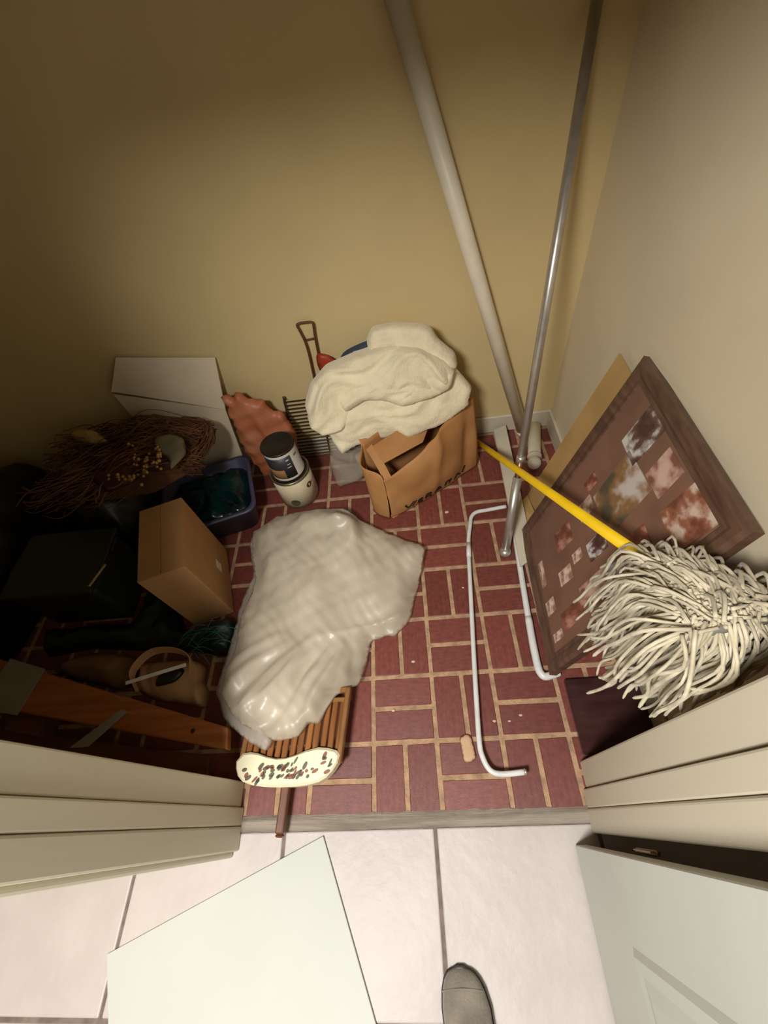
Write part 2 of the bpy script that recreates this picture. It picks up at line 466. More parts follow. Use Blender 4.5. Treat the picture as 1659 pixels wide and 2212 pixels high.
# threshold strip between the two floors, with a crumbly mortar edge
th = structure(empty('trim_1'))
box('sill_strip', (-.70, -.02, -.04), (.40, YT, .004), 'sill', th, .003)
V = []; Fc = []
for i in range(111):
    x = -.69 + i * .0098; a = .009 + .004 * nz(x * 30, 2) + .003 * nz(x * 90, 5)
    V += [(x, .003, .0035), (x, YT + max(.004, a), -.0005), (x, .006, .0062 + .001 * nz(x * 60, 7))]
for i in range(110):
    for a, b in ((0, 2), (2, 1), (1, 0)): Fc.append((i * 3 + a, i * 3 + b, i * 3 + 3 + b, i * 3 + 3 + a))
obj('mortar_edge', V, Fc, 'sill', th, False)

# baseboards
structure(box('baseboard_back', (XL, YB - .014, .0), (XR, YB, .10), 'trim', None, .004))
structure(box('baseboard_right', (XR - .014, .13, .0), (XR, YB - .014, .10), 'trim', None, .004))
structure(box('baseboard_left', (XL, .13, .0), (XL + .014, YB - .014, .10), 'trim', None, .004))

# door jambs and casings
jl = structure(empty('trim_2'))
box('jamb_board', (-.73, .046, .0), (-.686, .116, 2.07), 'trim', jl, .004, 2)
box('stop_board', (-.73, -.003, .0), (-.676, .045, 2.07), 'trim', jl, .004, 2)
box('casing', (-.78, -.066, .0), (-.674, -.004, 2.07), 'trim', jl, .005, 2)
box('casing_bead', (-.79, -.082, .0), (-.690, -.066, 2.07), 'trim', jl, .006, 2)
jr = structure(empty('trim_3'))
box('jamb_board', (.389, .064, .0), (.43, .134, 2.07), 'trim', jr, .005, 2)
box('stop_board', (.379, .015, .0), (.43, .062, 2.07), 'trim', jr, .004, 2)
box('casing', (.375, -.044, .0), (.45, .0145, 2.07), 'trim', jr, .006, 3)
jh = structure(empty('trim_4'))
box('head_board', (-.73, .046, 2.03), (.43, .112, 2.07), 'trim', jh, .004)
box('head_casing', (-.79, -.066, 2.03), (.46, .04, 2.13), 'trim', jh, .004)

# open door on the right
dr = structure(empty('door_1', (0, 0, 0)))
box('slab', (.318, -.98, .012), (.352, -.069, 2.02), 'door', dr, .002)
def panel(z0, z1):
    y0, y1 = -.84, -.215
    p = empty('raised_panel'); p.parent = dr
    V = []; Fc = []
    for inset, dx in ((0, 0.0), (.012, .006), (.035, .004), (.06, -.003)):
        x = .318 - dx if dx > -.002 else .318 - .0075
        V += [(x, y0 + inset, z0 + inset), (x, y1 - inset, z0 + inset), (x, y1 - inset, z1 - inset), (x, y0 + inset, z1 - inset)]
    for r in range(3):
        for k in range(4):
            k2 = (k + 1) % 4; Fc.append((r * 4 + k, r * 4 + 4 + k, r * 4 + 4 + k2, r * 4 + k2))
    Fc.append((12, 15, 14, 13))
    obj('moulding', V, Fc, 'door', p)
panel(.345, .95); panel(1.08, 1.86)
hg = empty('hinge'); hg.parent = dr
tube('pin', [(.366, -.064, .39), (.366, -.064, .50)], .0055, 'brass', hg, 10)
box('leaf', (.356, -.0625, .395), (.376, -.0605, .495), 'brass', hg)

# ceiling lamp in the hall
lp = thing('ceiling_lamp', 'round frosted ceiling lamp in the hall above the doorway', 'lamp')
lathe('base', [(.0, .0), (.19, .0), (.19, -.02), (.17, -.03)], (LAMP[0], LAMP[1], TOP), 'brass', lp)
lathe('shade', [(.168, -.03), (.165, -.045), (.14, -.06), (.0, -.066)], (LAMP[0], LAMP[1], TOP), 'glow', lp)
lamp_light.parent = lp

# ------------------------------------------------------------------ white board on the hall floor
def onfloor_board():
    s = 1.596 / .846
    A = Vector((-.217, -.018)) * s; B = Vector((-.541, -.153)) * s
    u = (B - A); w_ = u.length; u.normalize(); v = Vector((-u.y, u.x)); v = v if v.y < 0 else -v
    l = .85
    q = [A, A + v * l, B + v * l, B]
    q[3] = B + u * 0
    z = .009
    quad = [(p.x, p.y, z) for p in q]
    o = slab('poster_board', [quad[0], quad[3], quad[2], quad[1]], .008, 'board', None, .001)
    return o
tag(onfloor_board(), 'large blank white board lying flat on the pale hall tiles', 'board')

# ------------------------------------------------------------------ shoe at the bottom edge
sh = thing('shoe', 'grey-brown suede shoe toe on the pale hall tile', 'shoe')
def shoe():
    L = .29; y0 = -.309; xc = -.034
    secs = []
    #   t along from toe, half width, top height
    prof = [(0, .006, .019), (.0015, .015, .026), (.005, .026, .034), (.011, .035, .041), (.022, .044, .048), (.04, .052, .054), (.07, .058, .060), (.11, .058, .070), (.15, .052, .086), (.19, .041, .105), (.24, .038, .112), (.275, .032, .108), (.29, .008, .09)]
    V = []; n = 16
    for t, hw, hh in prof:
        cx = xc + .012 * math.sin(t / L * PI)
        for k in range(n):
            a = PI * k / (n - 1)
            c, s = math.cos(a), math.sin(a)
            V.append((cx - hw * math.copysign(abs(c) ** .75, c), y0 - t, .016 + (hh - .016) * abs(s) ** .7))
    Fc = []
    for i in range(len(prof) - 1):
        for k in range(n - 1): Fc.append((i * n + k, i * n + k + 1, i * n + n + k + 1, i * n + n + k))
    Fc.append(tuple(range(n))); b = (len(prof) - 1) * n; Fc.append(tuple(reversed(range(b, b + n))))
    obj('upper', V, Fc, 'suede', sh, True)
    # sole outline
    bm = bmesh.new(); ring = []
    for t, hw, hh in prof: ring.append((xc + .012 * math.sin(t / L * PI) - hw - .003, y0 - t + (.003 if t == 0 else 0)))
    for t, hw, hh in reversed(prof): ring.append((xc + .012 * math.sin(t / L * PI) + hw + .003, y0 - t + (.003 if t == 0 else 0)))
    lo = [bm.verts.new((x, y, .001)) for x, y in ring]; hi = [bm.verts.new((x, y, .018)) for x, y in ring]
    bm.faces.new(hi); bm.faces.new(list(reversed(lo)))
    for i in range(len(ring)): j = (i + 1) % len(ring); bm.faces.new((lo[i], lo[j], hi[j], hi[i]))
    frombm('sole', bm, 'rubber', sh)
    seam = []
    for k in range(17):
        a = PI * (k / 16); hw = .0525; seam.append((xc + .004 - hw * math.cos(a) * .98, y0 - .042 + .012 * math.sin(a), .018 + .0345 * abs(math.sin(a)) ** .7))
    tube('toe_seam', seam, .0016, 'suede', sh, 6)
    # tongue and laces further back
    ribbon('tongue', [(xc + .01, y0 - .12, .078), (xc + .011, y0 - .16, .096), (xc + .01, y0 - .2, .118), (xc + .01, y0 - .215, .135)], (1, 0, 0), .05, .006, 'suede', sh)
    for q in range(4):
        yy = y0 - .125 - q * .02; zz = .083 + q * .0095
        tube('lace', smoothpath([(xc - .02, yy, zz - .008), (xc + .01, yy - .004, zz + .003), (xc + .04, yy, zz - .008)], 4), .0025, 'rubber', sh, 6)
shoe()

# ------------------------------------------------------------------ white bent rods on the brick floor
r1 = thing('bent_rod', 'thin white metal rod with hooked ends lying in the middle of the brick floor', 'rod')
P1 = [(.345, 1.103, .02), (.262, 1.094, .02), (.215, 1.088, .02), (.190, 1.065, .02), (.178, 1.02, .02), (.158, .925, .02)]
tube('rod', smoothpath(P1 + [(.136, .70, .022), (.117, .50, .026), (.102, .33, .03), (.092, .20, .034), (.095, .155, .035), (.112, .118, .035), (.145, .106, .035), (.214, .109, .035)], 5), .0085, 'whitebar', r1, 12)
tube('sleeve', [(.1585, .93, .02), (.1645, .90, .0205)][::1] if False else [(.160, .935, .02), (.152, .87, .0206)], .0098, 'whitebar', r1, 12)
tube('end_tip', [(.212, .109, .035), (.220, .1092, .035)], .0092, 'steel', r1, 10)
r2 = thing('bent_rod', 'thick white telescoping rod with a bent end, beside the collage frame', 'rod')
tube('rod', smoothpath([(.388, 1.55, .0135), (.372, 1.2, .0135), (.340, .72, .0135), (.329, .52, .0135)], 4), .0115, 'whitebar', r2, 14)
tube('outer_sleeve', smoothpath([(.333, .60, .0135), (.328, .50, .0135), (.327, .42, .0135), (.333, .395, .0135), (.345, .386, .0135), (.372, .391, .0135), (.392, .397, .0135)], 4), .0132, 'whitebar', r2, 14)
tube('dark_bore', [(.391, .3968, .0135), (.3932, .3976, .0135)], .009, 'blackplastic', r2, 12)

vb = thing('vinyl_strip', 'long off-white vinyl strip lying over the thick white rod', 'strip')
def strip():
    bot = [(.352, 1.56), (.336, .80)]; 
    slab('top_face', [(.345, .80, .030), (.405, .835, .034), (.425, 1.56, .060), (.37, 1.56, .034)], .004, 'offwhite', vb)
    slab('side_face', [(.345, .80, .030), (.37, 1.56, .034), (.368, 1.56, .028), (.343, .80, .026)], .004, 'offwhite', vb)
    slab('back_face', [(.405, .835, .034), (.409, .835, .001), (.429, 1.56, .001), (.425, 1.56, .060)], .003, 'offwhite', vb)
strip()

# small white rod with a round knob in the corner
kn = thing('finial_rod', 'short white rod with a round knob lying in the back right corner', 'rod')
tube('rod', [(.565, 1.56, .031), (.53, 1.40, .031), (.523, 1.366, .031)], .03, 'whitepole', kn, 20)
tube('collar', [(.5235, 1.368, .031), (.5215, 1.358, .031)], .0325, 'whitepole', kn, 20)
ax = axes((0, 0, 1), (1, 0, 0))
lathe('knob', [(.0, -.031)] + [(.031 * math.sin(a), -.031 * math.cos(a)) for a in [PI * i / 12 for i in range(1, 12)]] + [(.0, .031)], (.513, 1.323, .032), 'whitepole', kn, 20)
tube('neck', [(.5225, 1.362, .031), (.5165, 1.338, .031)], .013, 'whitepole', kn, 12)

# leaning poles
p1 = thing('white_pole', 'thick white pole leaning along the back wall into the right corner', 'pole')
tube('shaft', [(.505, 1.545, .03), (.03, 1.562, 1.53)], .0275, 'whitepole', p1, 20)
tube('end_cap', [(.515, 1.545, .001), (.505, 1.545, .032)], .0285, 'whitepole', p1, 20)
p2 = thing('curtain_rod', 'silver telescoping metal rod leaning in front of the back right corner', 'pole')
A, B = Vector((.300, .878, .0)), Vector((.523, 1.574, 1.435)); dv = (B - A)
tube('lower_tube', [A + dv * .008, A + dv * .215], .0165, 'steel', p2, 20)
tube('joint', [A + dv * .212, A + dv * .262], .0115, 'copper', p2, 16)
tube('upper_tube', [A + dv * .258, A + dv], .0145, 'steel', p2, 20)
tube('inner_seam', [A + dv * .255, A + dv * .268], .0162, 'steel', p2, 20)
tube('foot_cap', [A + dv * .001 + Vector((0, 0, .004)), A + dv * .006 + Vector((0, 0, .006)), A + dv * .016 + Vector((0, 0, .006))], [.024, .025, .018], 'steel', p2, 20)

# ------------------------------------------------------------------ tan card and collage frame on the right wall
tc_ = thing('card_panel', 'tan card sheet leaning against the right wall behind the collage frame', 'card')
slab('sheet', [(.452, 1.165, .002), (.475, .62, .002), (.632, .62, .70), (.622, 1.128, .728)], .003, 'tan', tc_)
slab('folded_flap', [(.452, 1.163, .003), (.395, 1.115, .004), (.368, 1.002, .012), (.452, 1.01, .05)], .002, 'tan', tc_)

fr = thing('collage_frame', 'brown wooden photo collage frame leaning against the right wall', 'picture frame')
FO = Vector((.386, .975, .012)); FU = Vector((-.054, -.996, .065)).normalized(); FV = Vector((.3, .046, .953)); FV = (FV - FU * FU.dot(FV)).normalized(); FN = FU.cross(FV)
FW, FH = .597, .823
FR = Matrix((FU, FV, FN)).transposed()
def fpt(a, b, c=0): return FO + FU * a + FV * b + FN * c
def fbox(name, a, b, sa, sb, c0, c1, m, parent, bevel=0, spin=0):
    rot = FR if not spin else FR @ Matrix.Rotation(spin, 3, 'Z')
    return obox(name, fpt(a, b, (c0 + c1) / 2), (sa, sb, c1 - c0), rot, m, parent, bevel)
fbox('backing', FW / 2, FH / 2, FW - .02, FH - .02, -.014, -.004, 'matboard', fr)
mb = fbox('mat_board', FW / 2, FH / 2, FW - .05, FH - .05, -.004, -.001, 'matboard', fr)
def moulding(a0, b0, a1, b1, inn):
    # mitred moulding: outer edge from (a0,b0) to (a1,b1), inner offset inn, stepped profile
    prof = [(0, -.02), (0, .004), (.012, .010), (.030, .008), (.040, .003), (.052, .003), (.058, -.003), (.058, -.02)]
    V = []; Fc = []
    da, db = a1 - a0, b1 - b0; l = math.hypot(da, db); da /= l; db /= l
    na, nb_ = -db, da
    for t, (sa, sb) in ((0, (a0, b0)), (1, (a1, b1))):
        for o, h in prof:
            sgn = 1 if t == 0 else -1
            V.append(fpt(sa + na * o + da * o * sgn, sb + nb_ * o + db * o * sgn, h))
    k = len(prof)
    for i in range(k): Fc.append((i, (i + 1) % k, k + (i + 1) % k, k + i))
    Fc.append(tuple(reversed(range(k)))); Fc.append(tuple(range(k, 2 * k)))
    o = obj('moulding', V, Fc, 'frame', fr)
moulding(0, 0, FW, 0, 1); moulding(FW, 0, FW, FH, 1); moulding(FW, FH, 0, FH, 1); moulding(0, FH, 0, 0, 1)
def photomat(name, c1, c2, c3, sc, seed):
    m = bpy.data.materials.new(name); m.use_nodes = True; nt = m.node_tree; N = nt.nodes; L = nt.links
    p = N['Principled BSDF']; p.inputs['Roughness'].default_value = .4
    tc = N.new('ShaderNodeTexCoord'); mp = N.new('ShaderNodeMapping'); mp.inputs['Location'].default_value = (seed * 3.1, seed * 1.7, seed)
    L.new(tc.outputs['Generated'], mp.inputs[0])
    n = N.new('ShaderNodeTexNoise'); n.inputs['Scale'].default_value = sc * .62; n.inputs['Detail'].default_value = 3; L.new(mp.outputs[0], n.inputs['Vector'])
    r = N.new('ShaderNodeValToRGB'); L.new(n.outputs['Fac'], r.inputs[0])
    e = r.color_ramp.elements; e[0].position = .38; e[0].color = (*s2l(c1), 1); e[1].position = .62; e[1].color = (*s2l(c3), 1)
    k = e.new(.5); k.color = (*s2l(c2), 1)
    L.new(r.outputs[0], p.inputs['Base Color']); return m
PM = dict(dark=photomat('photo_dark', (72, 46, 42), (104, 74, 64), (204, 200, 196), 3.2, 1), pink=photomat('photo_pink', (128, 80, 66), (186, 148, 132), (204, 172, 156), 2.6, 2),
          warm=photomat('photo_warm', (112, 66, 50), (150, 96, 74), (206, 182, 164), 3.4, 3), field=photomat('photo_field', (84, 78, 62), (140, 106, 70), (196, 186, 180), 2.8, 4),
          pale=photomat('photo_pale', (150, 116, 96), (206, 176, 156), (224, 208, 190), 2.5, 5), blue=photomat('photo_blue', (110, 84, 90), (176, 172, 196), (206, 204, 222), 2.6, 6),
          red=photomat('photo_red', (110, 66, 52), (144, 86, 68), (180, 136, 118), 3, 7), purple=photomat('photo_purple', (78, 54, 62), (110, 84, 96), (160, 130, 130), 3, 8))
PH = [(.193, .704, .10, .13, 'dark'), (.338, .711, .085, .095, 'pink'), (.476, .712, .115, .125, 'warm'), (.274, .560, .155, .19, 'field'), (.208, .411, .055, .075, 'pale'),
      (.215, .262, .075, .10, 'red'), (.319, .306, .035, .05, 'pale'), (.348, .406, .06, .09, 'dark'), (.341, .220, .05, .075, 'pale'), (.258, .085, .10, .03, 'pale'),
      (.448, .345, .06, .15, 'pink'), (.452, .431, .035, .05, 'blue'), (.507, .432, .04, .07, 'blue'), (.508, .60, .055, .09, 'purple'), (.434, .553, .06, .085, 'red'),
      (.392, .092, .05, .055, 'pale'), (.473, .205, .06, .13, 'red'), (.500, .098, .028, .055, 'pale'), (.475, .513, .05, .06, 'purple'), (.15, .47, .04, .06, 'red')]
for a, b, sa, sb, k in PH:
    fbox('photo', a, b, sa, sb, -.001, .0008, PM[k], fr, 0, random.uniform(-.06, .06))

# dark glossy panel on the floor by the right jamb
tag(slab('glossy_board', [(.402, .150, .022), (.63, .150, .022), (.63, .372, .022), (.402, .372, .022)], .02, 'darkgloss', None, .003), 'dark glossy brown wooden board lying on the floor beside the right door jamb', 'board')

# ------------------------------------------------------------------ mop
mp_ = thing('mop', 'string mop with yellow handle standing head-up by the right wall', 'mop')
MF, MT = Vector((.268, 1.54, .006)), Vector((.43, .385, .79)); md = (MT - MF).normalized()
tube('handle', [MF, MF + md * .3, MT + md * .02], [.0118, .0125, .0135], 'yellow', mp_, 16)
HB = MT - md * .015; HE = MT + md * .19
tube('socket', [HB, HB + md * .06, HE], [.0145, .013, .010], 'clamp', mp_, 14)
side = md.cross(Vector((0, 0, 1))).normalized()
tube('crossbar', [HE - side * .085, HE + side * .085], .008, 'clamp', mp_, 10)
paths = []
rs = random.Random(3)
for i in range(900):
    s_ = rs.uniform(-1, 1); k = rs.random() ** .8               # where along the clamp the yarn leaves it
    a0 = (HB + md * .012).lerp(HE, k) + side * s_ * (.012 + .075 * k) + Vector((rs.uniform(-.008, .008), rs.uniform(-.008, .008), rs.uniform(.008, .034)))
    az = rs.uniform(0, 2 * PI); rr = rs.random() ** .5
    spread = Vector((math.cos(az) * .06 * rr + .008, math.sin(az) * .10 * rr, 0)) + side * s_ * .03
    L = rs.uniform(.20, .31)
    target = a0 + spread * 1.1 + Vector((.0, .01, -L))
    up = Vector((rs.uniform(-.012, .012), rs.uniform(-.012, .012), rs.uniform(.0, .022)))
    mid1 = a0.lerp(target, .2) + up + spread * .5
    mid2 = a0.lerp(target, .55) + spread * .3 + Vector((rs.uniform(-.01, .01), rs.uniform(-.01, .01), 0))
    mid3 = a0.lerp(target, .8) + spread * .1 + Vector((rs.uniform(-.012, .012), rs.uniform(-.012, .012), 0))
    pts = smoothpath([a0, mid1, mid2, mid3, target], 4)
    for q in pts:
        q.x = min(q.x, XR - .03); q.y = max(q.y, .14)
    rad = rs.uniform(.0024, .0036)
    paths.append((pts, [rad] * (len(pts) - 1) + [rad * .6]))
tag(tubes('strings', paths, 'string', mp_, 5), kind='stuff')

# ------------------------------------------------------------------ brown paper bag
bg = thing('paper_bag', 'brown paper shopping bag with cut-out handles and black lettering', 'bag')
BA = Vector((-.143, 1.095, .0)); BE = Vector((.405, .278, 0)).normalized(); BBK = Vector((-BE.y, BE.x, 0)); BW, BD = .49, .165
def bagpt(a, z, dep): return BA + BE * a + BBK * dep + Vector((0, 0, z))
def bagface(name, fn, na, nz_, m='paper', th=.0025):
    V = []; Fc = []
    for i in range(na + 1):
        for j in range(nz_ + 1): V.append(fn(i / na, j / nz_))
    for i in range(na):
        for j in range(nz_): b = i * (nz_ + 1) + j; Fc.append((b, b + nz_ + 1, b + nz_ + 2, b + 1))
    o = obj(name, V, Fc, m, bg, True)
    md_ = o.modifiers.new('thick', 'SOLIDIFY'); md_.thickness = th; md_.offset = 0
    return o
def rim(s):            # front rim height along the face
    K = [(0, .245), (.10, .25), (.20, .262), (.30, .278), (.42, .30), (.55, .352), (.75, .372), (1.0, .385)]
    for (a, ha), (b, hb) in zip(K, K[1:]):
        if s <= b: t = (s - a) / (b - a); return ha + (hb - ha) * t
    return K[-1][1]
def front(s, t):
    a = s * BW; z = t * rim(s)
    crease = .016 * math.exp(-((s - (.42 + .12 * t)) / .05) ** 2) * t - .014 * math.exp(-((s - .84 - .05 * t) / .06) ** 2) * math.sin(t * PI)
    bulge = -.035 * math.sin(s * PI) * math.sin(t * PI * .8) + .012 * nz(s * 4, t * 3, 1)
    return bagpt(a, z + .001, .045 * t * t + bulge - crease + (.03 * (1 - s) ** 4 * (1 - t)))
bagface('front_panel', front, 40, 22)
def backp(s, t):
    a = s * BW; z = t * (.37 + .05 * s)
    return bagpt(a, z + .001, BD + .01 * nz(s * 3, t * 3, 4))
bagface('back_panel', backp, 24, 16)
def leftp(s, t):
    z = t * (.262 + .10 * s); q = s * BD
    return bagpt(-.012 - .03 * math.sin(s * PI) * (1 - .5 * t) + .018 * math.sin(s * 2 * PI + 1) * t, z + .001, .045 * t * t * (1 - s) + .03 * (1 - s) * (1 - t) + q)
bagface('left_gusset', leftp, 14, 14)
def rightp(s, t):
    z = t * (.32 + .10 * s); q = s * BD
    return bagpt(BW + .02 * math.sin(s * PI), z + .001, .045 * t * t * (1 - s) + q)
bagface('right_gusset', rightp, 10, 12)
slab('bottom_panel', [bagpt(0, .004, .02), bagpt(BW, .004, 0), bagpt(BW, .004, BD), bagpt(0, .004, BD)], .003, 'paper', bg)
# inner flap that shows above the front rim and the strap handle
hp = [front(.05, .98) + Vector((0, 0, .0)), Vector((-.19, 1.22, .315)), Vector((-.245, 1.31, .365)), Vector((-.215, 1.36, .385)), Vector((-.14, 1.35, .37))]
ribbon('handle', smoothpath(hp, 5), (BE.x, BE.y, .35), .034, .003, 'paper', bg)
slab('inner_flap', [bagpt(.04, .30, .075), bagpt(.23, .298, .06), bagpt(.34, .40, .10), bagpt(.03, .375, .12)], .003, 'paper', bg)
def mark(pts, wdt=.011):
    # a stroke of lettering lying on the front panel: points are (s along face, height)
    path = []
    for s, z in pts:
        p = front(s, z / rim(s)); path.append(p - BBK * .0024)
    ribbon('letter_stroke', path, (BBK.x * .0 + 0, 0, 1) if abs(pts[0][1] - pts[-1][1]) < .01 else (BE.x, BE.y, 0), wdt, .0015, 'ink', bg)
for st in ([(.13, .062), (.165, .028)], [(.165, .028), (.215, .066)], [(.20, .026), (.24, .062)], [(.27, .026), (.27, .056)], [(.27, .056), (.31, .054)], [(.27, .040), (.305, .040)], [(.27, .027), (.315, .027)],
           [(.35, .026), (.35, .062)], [(.35, .062), (.40, .060)], [(.40, .060), (.395, .042)], [(.395, .042), (.35, .042)], [(.37, .040), (.41, .026)],
           [(.45, .026), (.49, .064)], [(.49, .064), (.53, .028)], [(.465, .038), (.515, .038)], [(.58, .027), (.58, .062)], [(.58, .062), (.64, .060)], [(.64, .060), (.62, .028)], [(.69, .028), (.72, .062)], [(.72, .062), (.77, .030)], [(.80, .030), (.84, .060)]):
    mark(st)

# ------------------------------------------------------------------ cream blanket heap
bl = thing('fleece_blanket', 'crumpled cream fleece blanket heaped on the brown paper bag', 'blanket')
BO, BU, BV = (-.1, 1.36, .45), (1, 0, 0), (0, .4, .917)
BOT = [(-0.186, 0.10), (0.013, 0.10), (0.161, 0.10), (0.265, 0.105), (0.328, 0.02), (0.305, -0.055), (0.20, -0.115), (0.064, -0.148), (-0.06, -0.145), (-0.177, -0.165), (-0.236, -0.20), (-0.284, -0.089), (-0.275, 0.0)]
MID = [(-0.341, 0.051), (-0.301, 0.126), (-0.226, 0.187), (-0.103, 0.219), (0.024, 0.238), (0.142, 0.215), (0.233, 0.152), (0.265, 0.097), (0.217, 0.041), (0.105, 0.013), (0.03, 0.003), (-0.078, 0.036), (-0.142, -0.007), (-0.203, -0.079), (-0.294, -0.088), (-0.339, -0.041)]
FOLD = [(-0.097, 0.144), (-0.006, 0.15), (0.098, 0.118), (0.204, 0.105), (0.256, 0.114), (0.236, 0.047), (0.161, 0.02), (0.048, 0.001), (-0.021, 0.035), (-0.094, 0.043), (-0.177, 0.007), (-0.198, 0.048)]
TOPF = [(-0.061, 0.25), (-0.033, 0.294), (0.048, 0.298), (0.14, 0.282), (0.185, 0.265), (0.203, 0.223), (0.268, 0.161), (0.274, 0.104), (0.221, 0.102), (0.160, 0.13), (0.107, 0.17), (0.023, 0.19), (-0.058, 0.20)]
def off(c): return tuple(Vector(BO) + Vector(BU).cross(Vector(BV)).normalized() * c)
def arcs(cx, cy, f, amp, seed, amp2=.003):
    def fn(x, y):
        r = math.hypot(x - cx, (y - cy) * 1.15); g = math.atan2(y - cy, x - cx)
        q = r * f + .9 * nz(x * 5, y * 5, seed)
        h = amp * (1 - 2.6 * abs(nz(q, g * .8, seed + 2))) + amp * .45 * (1 - 2.6 * abs(nz(q * 2.3, g * 1.7, seed + 6)))
        return h + amp2 * nz(x * 38, y * 38, seed + 9)
    return fn
inflate('lower_fold', BOT, 'blanket', off(-.025), BU, BV, .065, .07, .022, .010, arcs(-.05, .3, 8, .018, 2), bl)
inflate('top_fold', TOPF, 'blanket', off(-.01), BU, BV, .05, .09, .02, .010, arcs(.05, 0, 9, .018, 5), bl)
inflate('middle_fold', MID, 'blanket', off(.01), BU, BV, .07, .10, .026, .009, arcs(.02, -.18, 8, .024, 9), bl)
inflate('front_fold', FOLD, 'blanket', off(.065), BU, BV, .026, .05, .03, .009, arcs(-.02, -.14, 16, .012, 14), bl)

# things poking out behind the blanket
wh = thing('wire_loop', 'thin brown wire loop handle standing against the back wall', 'handle')
yw = 1.578
tube('loop', smoothpath([(-.47, yw, .01), (-.435, yw, .40), (-.418, yw, .60), (-.425, yw, .68), (-.430, yw, .705), (-.422, yw, .715), (-.395, yw, .716), (-.372, yw, .714), (-.366, yw, .704), (-.372, yw, .66), (-.378, yw, .60), (-.395, yw, .40), (-.43, yw, .01)], 4), .0046, 'rust', wh, 8)
tube('cross_bar', [(-.421, yw, .642), (-.373, yw, .645)], .0038, 'rust', wh, 8)
tag(inflate('scoop', [(-.385, .60), (-.345, .585), (-.30, .54), (-.29, .45), (-.37, .45), (-.395, .52)], 'red', (0, 1.555, 0), (1, 0, 0), (0, 0, 1), .012, .006, .02, .02), 'small red plastic piece peeking out behind the cream blanket', 'scoop')
tag(inflate('folded_cloth', [(-.29, .58), (-.25, .605), (-.15, .635), (-.08, .60), (-.08, .40), (-.28, .40)], 'blue', (0, 1.535, 0), (1, 0, 0), (0, 0, 1), .03, .03, .03, .02), 'dark blue cloth corner peeking out behind the cream blanket', 'cloth')
wr = thing('wire_rack', 'dark wire grill rack standing against the back wall behind the paint cans', 'rack')
x0, x1 = -.60, -.30
tube('frame_wire', smoothpath([(x0 - .03, 1.545, .006), (x0, 1.575, .355), (x0 + .01, 1.576, .368)], 4), .004, 'wire', wr, 8)
tube('frame_wire', smoothpath([(x1 - .03, 1.545, .006), (x1, 1.575, .355), (x1 - .01, 1.576, .368)], 4), .004, 'wire', wr, 8)
w_me = None
for i in range(18):
    t = (i + .3) / 17.6; z = .008 + t * .356; yy = 1.545 + .03 * t - .005; xo = -.03 * (1 - t)
    if w_me is None:
        v, f = tubedata([(-.15, 0, 0), (.15, 0, 0)], .0032, 8)
        o = obj('wire', v, f, 'wire', wr, True); w_me = o.data
    else:
        o = bpy.data.objects.new('wire', w_me); C.objects.link(o); o.parent = wr
    o.location = ((x0 + x1) / 2 + xo, yy, z)

# thin clear bag and small jar left of the paper bag
tag(inflate('clear_bag', [(-.40, .28), (-.33, .33), (-.25, .30), (-.23, .10), (-.30, .03), (-.42, .0), (-.43, .12)], 'clearfilm', (0, 1.33, .004), (1, 0, 0), (0, .2, .98), .05, .04, .05, .016, ridges(.8, 12, .012, 1, 4)), 'crumpled clear plastic bag between the wire rack and paper bag', 'bag')
jr_ = thing('jar', 'small glass jar with a cream lid behind the clear plastic bag', 'jar')
lathe('body', [(.03, .0), (.034, .006), (.034, .06), (.028, .07), (.028, .078)], (-.285, 1.43, .001), 'glass', jr_, 24)
lathe('lid', [(.03, .078), (.031, .08), (.031, .094), (.028, .097)], (-.285, 1.43, .001), 'canwhite', jr_, 24)

# ------------------------------------------------------------------ paint cans
CX, CY = -.605, 1.315
c1 = thing('paint_can', 'larger cream paint can with round brown emblem, under the black-lidded can', 'paint can', 'stacked paint cans')
R1, H1 = .093, .185
lathe('body', [(R1 - .003, .0), (R1, .003), (R1, .008), (R1 - .003, .011), (R1 - .003, H1 - .012), (R1, H1 - .010), (R1 + .002, H1 - .004), (R1, H1), (R1 - .006, H1), (R1 - .008, H1 - .008), (.0, H1 - .008)], (CX, CY, .001), 'cansteel', c1, 48)
lathe('label', [(R1 - .0028, .014), (R1 - .0018, .0145), (R1 - .0018, H1 - .0165), (R1 - .0028, H1 - .016)], (CX, CY, .001), 'canwhite', c1, 48)
def onCan(r, az, z): return Vector((CX + r * math.cos(az), CY + r * math.sin(az), z))
def disc_on(r, az, z, rad, m, parent, name, th=.0012, seg=18, sx=1.0):
    V = [onCan(r + th, az, z)]; Fc = []
    for k in range(seg):
        g = 2 * PI * k / seg; V.append(onCan(r + th, az + rad * sx * math.cos(g) / r, z + rad * math.sin(g)))
    for k in range(seg):
        g = 2 * PI * k / seg; V.append(onCan(r, az + rad * sx * math.cos(g) / r, z + rad * math.sin(g)))
    for k in range(seg):
        k2 = (k + 1) % seg; Fc.append((0, 1 + k, 1 + k2)); Fc.append((1 + k, 1 + seg + k, 1 + seg + k2, 1 + k2))
    return obj(name, V, Fc, m, parent)
AZ = math.atan2(-CY, -CX)
em = disc_on(R1 - .0018, AZ + .62, .118, .016, 'legwood', c1, 'emblem')
disc_on(R1 - .0006, AZ + .62, .118, .009, 'canwhite', em, 'emblem_center', .0008, 12, .5)
lathe('print_line', [(R1 - .0017, .117), (R1 - .0008, .117), (R1 - .0008, .119), (R1 - .0017, .119)], (CX, CY, .001), 'ink', c1, 16, AZ + .80, AZ + 1.3)
disc_on(R1 - .0018, AZ - .45, .045, .022, 'motifdark', c1, 'leaf_print')
